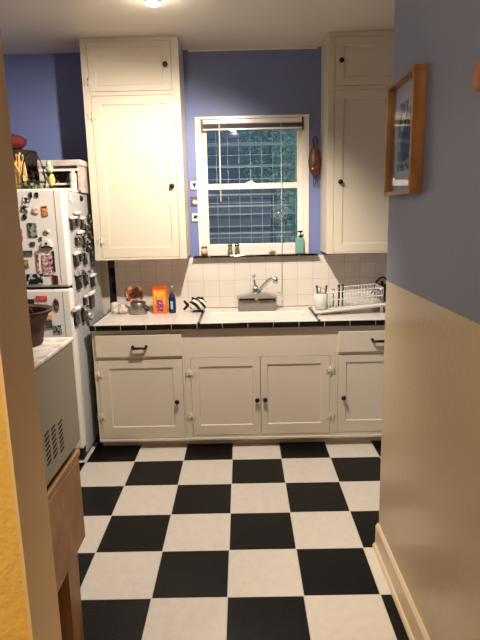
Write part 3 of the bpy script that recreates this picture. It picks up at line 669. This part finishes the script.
# steel toaster-like canister with snack bag on it
t = thing('steel_canister', (-.705, 3.66, CT), 'low brushed steel canister on the worktop under the snack bag', 'canister')
MB().lathe([(.056, 0), (.060, .005), (.053, .078), (.050, .082), (.001, .083)], (-.728, 3.66, CT), 28).build('body', M['steel'], t)
MB().tube([(-.678, 3.66, CT+.06), (-.660, 3.66, CT+.045), (-.662, 3.66, CT+.02), (-.674, 3.66, CT+.012)], .005, 8).build('handle', M['black'], t)
s = MB()
ol = [(x_-.020, z_+.012) for x_, z_ in [(-.785, CT+.080), (-.792, CT+.12), (-.788, CT+.165), (-.770, CT+.178), (-.735, CT+.186), (-.700, CT+.176), (-.678, CT+.160), (-.672, CT+.12), (-.680, CT+.078), (-.73, CT+.073)]]
s.prism(ol, 3.635, 3.685); bmesh.ops.bevel(s.bm, geom=list(s.bm.edges), offset=.005, segments=2, affect='EDGES')
tag(s.build('snack_bag', blotch_mat('bag_print', [srgb(60, 40, 34), srgb(160, 82, 40), srgb(200, 160, 140), srgb(70, 92, 104)], 17, .3, 6), origin='auto'), 'brown and orange printed snack bag standing on the steel canister', 'bag')
s = MB()
for k_, (bx, by, bz, br) in enumerate(((-.88, 3.66, .026, .030), (-.835, 3.65, .030, .030), (-.825, 3.66, .028, .024), (-.85, 3.68, .045, .026), (-.84, 3.67, .050, .022))): s.blob((bx, by, CT+bz), (br*1.15, br, br*.78), .16, 3, 21+k_)
tag(s.build('plastic_bag', mat('pale_pink_plastic', srgb(226, 206, 194), .35, bump=.8, bscale=45, vary=.2, vscale=30), origin='auto'), 'crumpled pale pink bag on the worktop beside the fridge', 'bag')
s = MB().lathe([(.024, 0), (.026, .01), (.026, .055), (.020, .065), (.001, .066)], (-.918, 3.775, CT), 18)
tag(s.build('white_jar', M['white'], origin='auto'), 'small white jar in the back left corner of the worktop', 'jar')
# striped fish
t = thing('fish_scrubber_holder', (-.31, 3.68, CT), 'black and white striped fish ornament beside the sink', 'ornament')
FX = lambda x: -.322+(x+.31)*1.3
FZ = lambda h: CT+h*1.3
s = MB().blob((FX(-.305), 3.67, FZ(.040)), (.064, .026, .044), 0, 3); s.build('body', stripes_mat('fish_stripes', srgb(16, 14, 18), srgb(232, 226, 214), 'DIAGONAL', 11, 1.0, .3), t)
def fp(pts): return [(FX(a), FZ(b)) for a, b in pts]
s = MB().prism(fp([(-.345, .038), (-.375, .066), (-.382, .060), (-.368, .04), (-.385, .018), (-.375, .012)]), 3.662, 3.676); s.build('tail', M['black'], t)
s = MB().prism(fp([(-.340, .055), (-.335, .082), (-.315, .076), (-.300, .084), (-.285, .078), (-.278, .084), (-.268, .060)]), 3.664, 3.676); s.build('top_fin', M['black'], t)
s = MB().prism(fp([(-.325, .012), (-.340, .0005), (-.27, .0005), (-.28, .012)]), 3.655, 3.685); s.build('bottom_fin', M['black'], t)

# dish rack on sloping drainboard
tr = thing('drainboard', (.70, 3.58, CT), 'white sloping drainboard tray under the dish rack', 'tray')
def sl(x): return CT+.010+(x-.47)*.075
s = MB(); P0, P1 = (.470, .945), (3.44, 3.72)
pts = lambda dz: [(P0[0], P1[0], sl(P0[0])+dz), (P0[1], P1[0]+.04, sl(P0[1])+dz), (P0[1], P1[1]+.03, sl(P0[1])+dz), (P0[0], P1[1], sl(P0[0])+dz)]
s._add(pts(0)+pts(.008), [(0, 1, 2, 3), (4, 5, 6, 7), (0, 1, 5, 4), (1, 2, 6, 5), (2, 3, 7, 6), (3, 0, 4, 7)]); s.build('tray', M['wire'], tr)
s = MB(); q = [Vector(p) for p in pts(.014)]
s.tube([q[0], q[1], q[2], q[3]], .008, 8, closed=True); s.build('rim', M['wire'], tr)
for x, y in ((.50, 3.46), (.92, 3.52), (.50, 3.70), (.92, 3.72)): MB().lathe([(.012, 0), (.010, sl(x)-CT+.001)], (x, y, CT), 10).build('foot', M['wire'], tr)
dr = thing('dish_rack', (.72, 3.6, sl(.7)+.01), 'white wire dish rack standing on the drainboard', 'rack')
def q3(x, y, h): return (x, y, sl(x)+.012+h)
s = MB(); XA, XB, YA, YB = .565, .925, 3.51, 3.70
for h in (.004, .06, .112):
    s.tube([q3(XA, YA, h), q3(XB, YA, h), q3(XB, YB, h), q3(XA, YB, h)], .0032, 6, closed=True)
s.build('rails', M['wire'], dr)
s = MB()
for k in range(19):
    x = XA+(XB-XA)*k/18
    s.tube([q3(x, YA, .112), q3(x, YA, .004), q3(x, YB, .004), q3(x, YB, .112)], .0020, 5)
for k in range(6):
    y = YA+(YB-YA)*k/5
    for x in (XA, XB): s.tube([q3(x, y, .004), q3(x, y, .112)], .002, 5)
s.build('wires', M['wire'], dr); 
s = MB().tube([q3(XB-.06, 3.60, .06), q3(XB-.03, 3.58, .10), q3(XB, 3.56, .075)], .004, 6); s.build('side_clip', M['black'], dr)
cu = thing('cutlery_caddy', (.53, 3.55, sl(.53)+.01), 'white cutlery caddy at the left end of the dish rack', 'caddy')
zc = sl(.53)+.0115
s = MB(); ro = [(.034, 0), (.038, .004), (.043, .105), (.040, .107), (.034, .02), (.001, .018)]; s.lathe(ro, (.522, 3.55, zc), 20, sx=1.05); s.build('cup', M['wire'], cu)
cols = [M['black'], M['steel'], M['black'], mat('dark_red_handle', srgb(70, 30, 26), .4)]
for i, (dx, dy, h, w_, lab, nm) in enumerate([(-.018, .005, .158, .0075, 'black handled knife leaning leftmost in the cutlery caddy', 'knife'), (-.006, -.01, .150, .008, 'black handled utensil in the cutlery caddy, second from left', 'utensil'),
    (.012, .004, .140, .006, 'steel fork standing in the middle of the cutlery caddy', 'fork'), (.022, -.008, .160, .0075, 'dark handled spoon rightmost in the cutlery caddy', 'spoon')]):
    x = .522+dx; y = 3.55+dy
    s = MB().tube([(x*.98+.522*.02, y, zc+.0205), (x+dx*.3, y, zc+h*.6), (x+dx*.6, y, zc+h)], [.002, .003, w_], 8)
    tag(s.build(nm, cols[i % 4] if i != 2 else M['steel'], origin='auto'), lab, 'cutlery', 'cutlery in the caddy')
for i, (x, h, lab) in enumerate([(.605, .125, 'tall dark utensil standing in the dish rack, nearer the caddy'), (.640, .150, 'tall black handle standing in the dish rack, right of the first utensil'), (.665, .150, 'black ladle handle standing in the dish rack, furthest from the caddy')]):
    s = MB().tube([q3(x, 3.56, .007), q3(x+.004, 3.56, h*.5), q3(x+.002, 3.56, h)], [.004, .007, .008], 8)
    tag(s.build('utensil', M['black'] if i else M['steel'], origin='auto'), lab, 'utensil', 'utensils in the dish rack')
t = thing('kettle', (.990, 3.785, CT), 'dark glossy kettle in the shaded right corner of the worktop', 'kettle')
MB().lathe([(.050, 0), (.056, .01), (.058, .08), (.050, .13), (.032, .15), (.001, .152)], (.990, 3.785, CT), 28).build('body', mat('black_enamel', srgb(22, 21, 20), .2), t)
MB().lathe([(.006, 0), (.010, .012), (.012, .02), (.001, .026)], (.990, 3.785, CT+.150), 12).build('lid_knob', M['black'], t)
MB().tube([(.990-.056*math.cos(a), 3.785, CT+.10+.10*math.sin(a)) for a in [PI*k/14 for k in range(15)]], .006, 8).build('handle', M['black'], t)

# window ledge items (ledge top 1.214)
LZ = 1.2145
t = thing('candle_jar', (-.266, 3.815, LZ), 'amber candle jar at the left end of the window ledge', 'candle')
MB().lathe([(.020, 0), (.022, .004), (.022, .062), (.019, .064), (.018, .05), (.001, .05)], (-.266, 3.812, LZ), 20).build('jar', mat('amber_jar', srgb(110, 70, 48), .2), t)
MB().lathe([(.0222, .014), (.0224, .05)], (-.266, 3.812, LZ), 20).build('label_band', mat('cream_label', srgb(228, 196, 176), .5), t)
def shaker(x, label):
    t = thing('glass_shaker', (x, 3.815, LZ), label, 'shaker', 'shakers on the window ledge')
    MB().lathe([(.017, 0), (.019, .005), (.017, .035), (.010, .048)], (x, 3.815, LZ), 16).build('body', mat('olive_glass', srgb(120, 108, 80), .1, .2), t)
    MB().lathe([(.010, .046), (.016, .060), (.017, .074), (.008, .082), (.001, .083)], (x, 3.815, LZ), 16).build('cap', M['chrome'], t)
    MB().lathe([(.0165, .064), (.0175, .066), (.0175, .071), (.0165, .073)], (x, 3.815, LZ), 16).build('band', M['black'], t)
shaker(-.085, 'silver capped glass shaker on the window ledge, nearer the candle jar')
shaker(-.035, 'silver capped glass shaker on the window ledge, nearer the soap dispenser')
s = MB().blob((.215, 3.815, LZ+.012), (.026, .016, .0125), .1, 2, 5)
tag(s.build('small_shell', mat('brown_shell', srgb(150, 84, 62), .4), origin='auto'), 'small reddish brown shell on the window ledge', 'shell')
t = thing('soap_dispenser', (.405, 3.815, LZ), 'teal glass soap dispenser with black pump on the window ledge', 'soap dispenser')
MB().box(.375, .435, 3.79, 3.84, LZ, LZ+.112, bev=.008).build('bottle', mat('teal_glass', srgb(118, 160, 152), .08), t)
MB().lathe([(.012, .112), (.012, .125), (.004, .128), (.004, .150)], (.415, 3.815, LZ), 14).build('collar', M['black'], t)
MB().box(.398, .428, 3.808, 3.822, LZ+.148, LZ+.160, bev=.003).tube([(.402, 3.815, LZ+.155), (.385, 3.81, LZ+.150)], .004, 6).build('pump_head', M['black'], t)

# three small tiles left of the window
fig = mat('dark_figure', srgb(26, 22, 22), .5)
def pic(z, dark, label, pts):
    t = thing('decorative_tile', (-.325, B-.01, z-.03), label, 'tile', 'small square tiles left of the window')
    x = -.322
    MB().box(x-.031, x+.031, B-.0095, B-.001, z-.031, z+.031, bev=.002).build('frame', mat('tile_frame_dark', srgb(90, 70, 62), .5), t)
    MB().box(x-.027, x+.027, B-.012, B-.009, z-.027, z+.029, bev=.001).build('panel', mat('tile_panel', srgb(110, 96, 90) if dark else srgb(236, 228, 220), .3), t)
    MB().prism([(x+a, z+b) for a, b in pts], B-.0135, B-.0118).build('figure', M['white'] if dark else fig, t)
for z, d, l, p in ((1.700, 0, 'top white tile of the three left of the window', [(-.014, .018), (-.002, .014), (.006, .020), (.014, .012), (.006, -.004), (.0, -.022), (-.006, -.004), (-.012, .004)]),
                   (1.592, 1, 'dark picture tile between the two white tiles left of the window', [(-.020, -.006), (-.006, .014), (.006, .002), (.020, .010), (.022, -.014), (.0, -.020)]),
                   (1.482, 0, 'bottom white tile of the three left of the window', [(-.016, .002), (-.004, .016), (.012, .014), (.016, .0), (.008, -.002), (.004, -.018), (-.002, -.004), (-.012, -.010)])):
    pic(z, d, l, p)

# carved hanging ornament right of the window
t = thing('hanging_ornament', (.535, 3.80, 1.70), 'brown carved wooden ornament hanging right of the window', 'ornament')
s = MB().lathe([(.006, 0), (.024, .02), (.040, .06), (.044, .11), (.036, .165), (.018, .20), (.010, .215)], (.508, 3.80, 1.735), 20, sy=.7); s.build('body', M['darkwood'], t)
s = MB().tube([(.512+.014*math.cos(a), 3.82, 1.975+.028*math.sin(a)) for a in [2*PI*k/20 for k in range(20)]], .005, 7, closed=True); s.build('loop', M['darkwood'], t)
s = MB()
for dx in (-.008, .004, .014): s.tube([(.512+dx, 3.815, 1.745), (.512+dx*1.4, 3.815, 1.68-.2*abs(dx))], .003, 6)
s.build('tassel', M['darkwood'], t)
MB().blob((.490, 3.768, 1.79), (.006, .004, .006), 0, 2).build('stud', M['white'], t)

# ------------------------------------------------------------------ right partition wall
pf = thing('picture_frame', (.57, 1.955, 1.75), 'wooden framed picture on the blue partition wall', 'picture')
y0, y1, z0, z1 = 1.80, 2.12, 1.555, 1.950; b_ = .014
s = MB(); s.box(.549, .592, y0, y1, z0, z0+b_, bev=.002); s.box(.549, .592, y0, y1, z1-b_, z1, bev=.002); s.box(.549, .592, y0, y0+b_, z0+b_, z1-b_, bev=.002); s.box(.549, .592, y1-b_, y1, z0+b_, z1-b_, bev=.002)
s.build('frame', M['framewood'], pf)
MB().box(.582, .591, y0+b_, y1-b_, z0+b_, z1-b_).build('mount', mat('pale_mount', srgb(214, 212, 222), .6), pf)
MB().box(.5805, .582, y0+.062, y1-.062, z0+.085, z1-.075).build('print', blotch_mat('grey_ink_print', [srgb(60, 62, 66), srgb(120, 122, 126), srgb(186, 186, 190)], 40, .6, 9), pf)
s = MB(); rr = random.Random(5)
for k in range(9):
    yy = 1.90+.012*k; s.tube([(.578, yy+.03, 1.665+rr.uniform(-.01, .02)), (.578, yy+.01, 1.75), (.578, yy-.03+rr.uniform(-.01, .01), 1.84+rr.uniform(-.03, .03))], [.002, .003, .0012], 5)
s.build('drawn_stems', mat('dark_ink', srgb(44, 50, 54), .6), pf)
MB().box(.5625, .5645, y0+b_-.002, y1-b_+.002, z0+b_-.002, z1-b_+.002).build('glazing', M['pglass'], pf)
t = MB().lathe([(.001, 0), (.034, 0), (.036, -.006), (.033, -.014), (.024, -.018), (.001, -.018)], (.592, 1.385, 1.818), 30, 'X')
tag(t.build('round_plaque', wood_mat('orange_brown_wood', srgb(150, 88, 30), srgb(190, 116, 44), (3, 8, 3), .4), origin='auto'), 'round orange brown wooden plaque at the right edge on the partition wall', 'plaque')

# ------------------------------------------------------------------ ceiling lights
lf = thing('ceiling_spotlight', (-.42, 2.95, CEIL-.04), 'small bright ceiling spotlight at the top edge above the left cabinet', 'light')
MB().lathe([(.045, .0395), (.045, .012), (.040, .0), (.036, .004), (.034, .03)], (-.42, 2.93, CEIL-.04), 24).build('housing', M['white'], lf)
MB().blob((-.42, 2.93, CEIL-.030), (.026, .026, .022), 0, 2).build('bulb', M['bulb'], lf)

def light(kind, name, loc, energy, col, size=.05, aim=None, **kw):
    l = bpy.data.lights.new(name, kind); l.energy = energy; l.color = col
    if kind == 'AREA': l.size = size
    else: l.shadow_soft_size = size
    for k, v in kw.items(): setattr(l, k, v)
    o = bpy.data.objects.new(name, l); COL.objects.link(o); o.location = loc
    if aim: o.rotation_euler = (Vector(aim)-Vector(loc)).to_track_quat('-Z', 'Y').to_euler()
    return o
WARM = (1, .89, .77)
light('SPOT', 'kitchen_spot_light', (-.05, 2.50, 2.28), 158, WARM, .035, (-1.0, 3.40, 0), spot_size=math.radians(146), spot_blend=.55)
light('POINT', 'ceiling_bulb_light', (-.42, 2.93, CEIL-.09), 1.8, WARM, .03)
light('AREA', 'dining_ceiling_light', (-1.15, -.40, 2.40), 38, (1, .86, .66), .5, (-.8, .5, 0))

# world: pale daylight sky
wd_ = bpy.data.worlds.new('sky'); bpy.context.scene.world = wd_; wd_.use_nodes = True
nt = wd_.node_tree; bg = nt.nodes['Background']
sky = nt.nodes.new('ShaderNodeTexSky'); sky.sky_type = 'HOSEK_WILKIE'; sky.turbidity = 4; sky.sun_direction = (0.2, -.5, .6)
nt.links.new(sky.outputs[0], bg.inputs[0]); bg.inputs[1].default_value = 5.5

# ------------------------------------------------------------------ camera
cam = bpy.data.cameras.new('camera'); co = bpy.data.objects.new('camera', cam); COL.objects.link(co)
p, yw, rl = -.196801022, -.00680893603, -.0225397542
fw = Vector((math.sin(yw)*math.cos(p), math.cos(yw)*math.cos(p), math.sin(p))); r0 = Vector((math.cos(yw), -math.sin(yw), 0)); u0 = r0.cross(fw)
r_ = r0*math.cos(rl)+u0*math.sin(rl); u_ = u0*math.cos(rl)-r0*math.sin(rl)
mt = Matrix((r_, u_, -fw)).transposed().to_4x4(); mt.translation = (0, 0, 1.504297)
co.matrix_world = mt
cam.sensor_fit = 'VERTICAL'; cam.sensor_height = 24; cam.lens = 535.86*24/640; cam.clip_start = .02
bpy.context.scene.camera = co
sc_ = bpy.context.scene
sc_.view_settings.view_transform = 'Standard'; sc_.view_settings.look = 'None'; sc_.view_settings.gamma = 1
sc_.view_settings.exposure = 0
for o in bpy.data.objects:
    if '_o' in o: del o['_o']
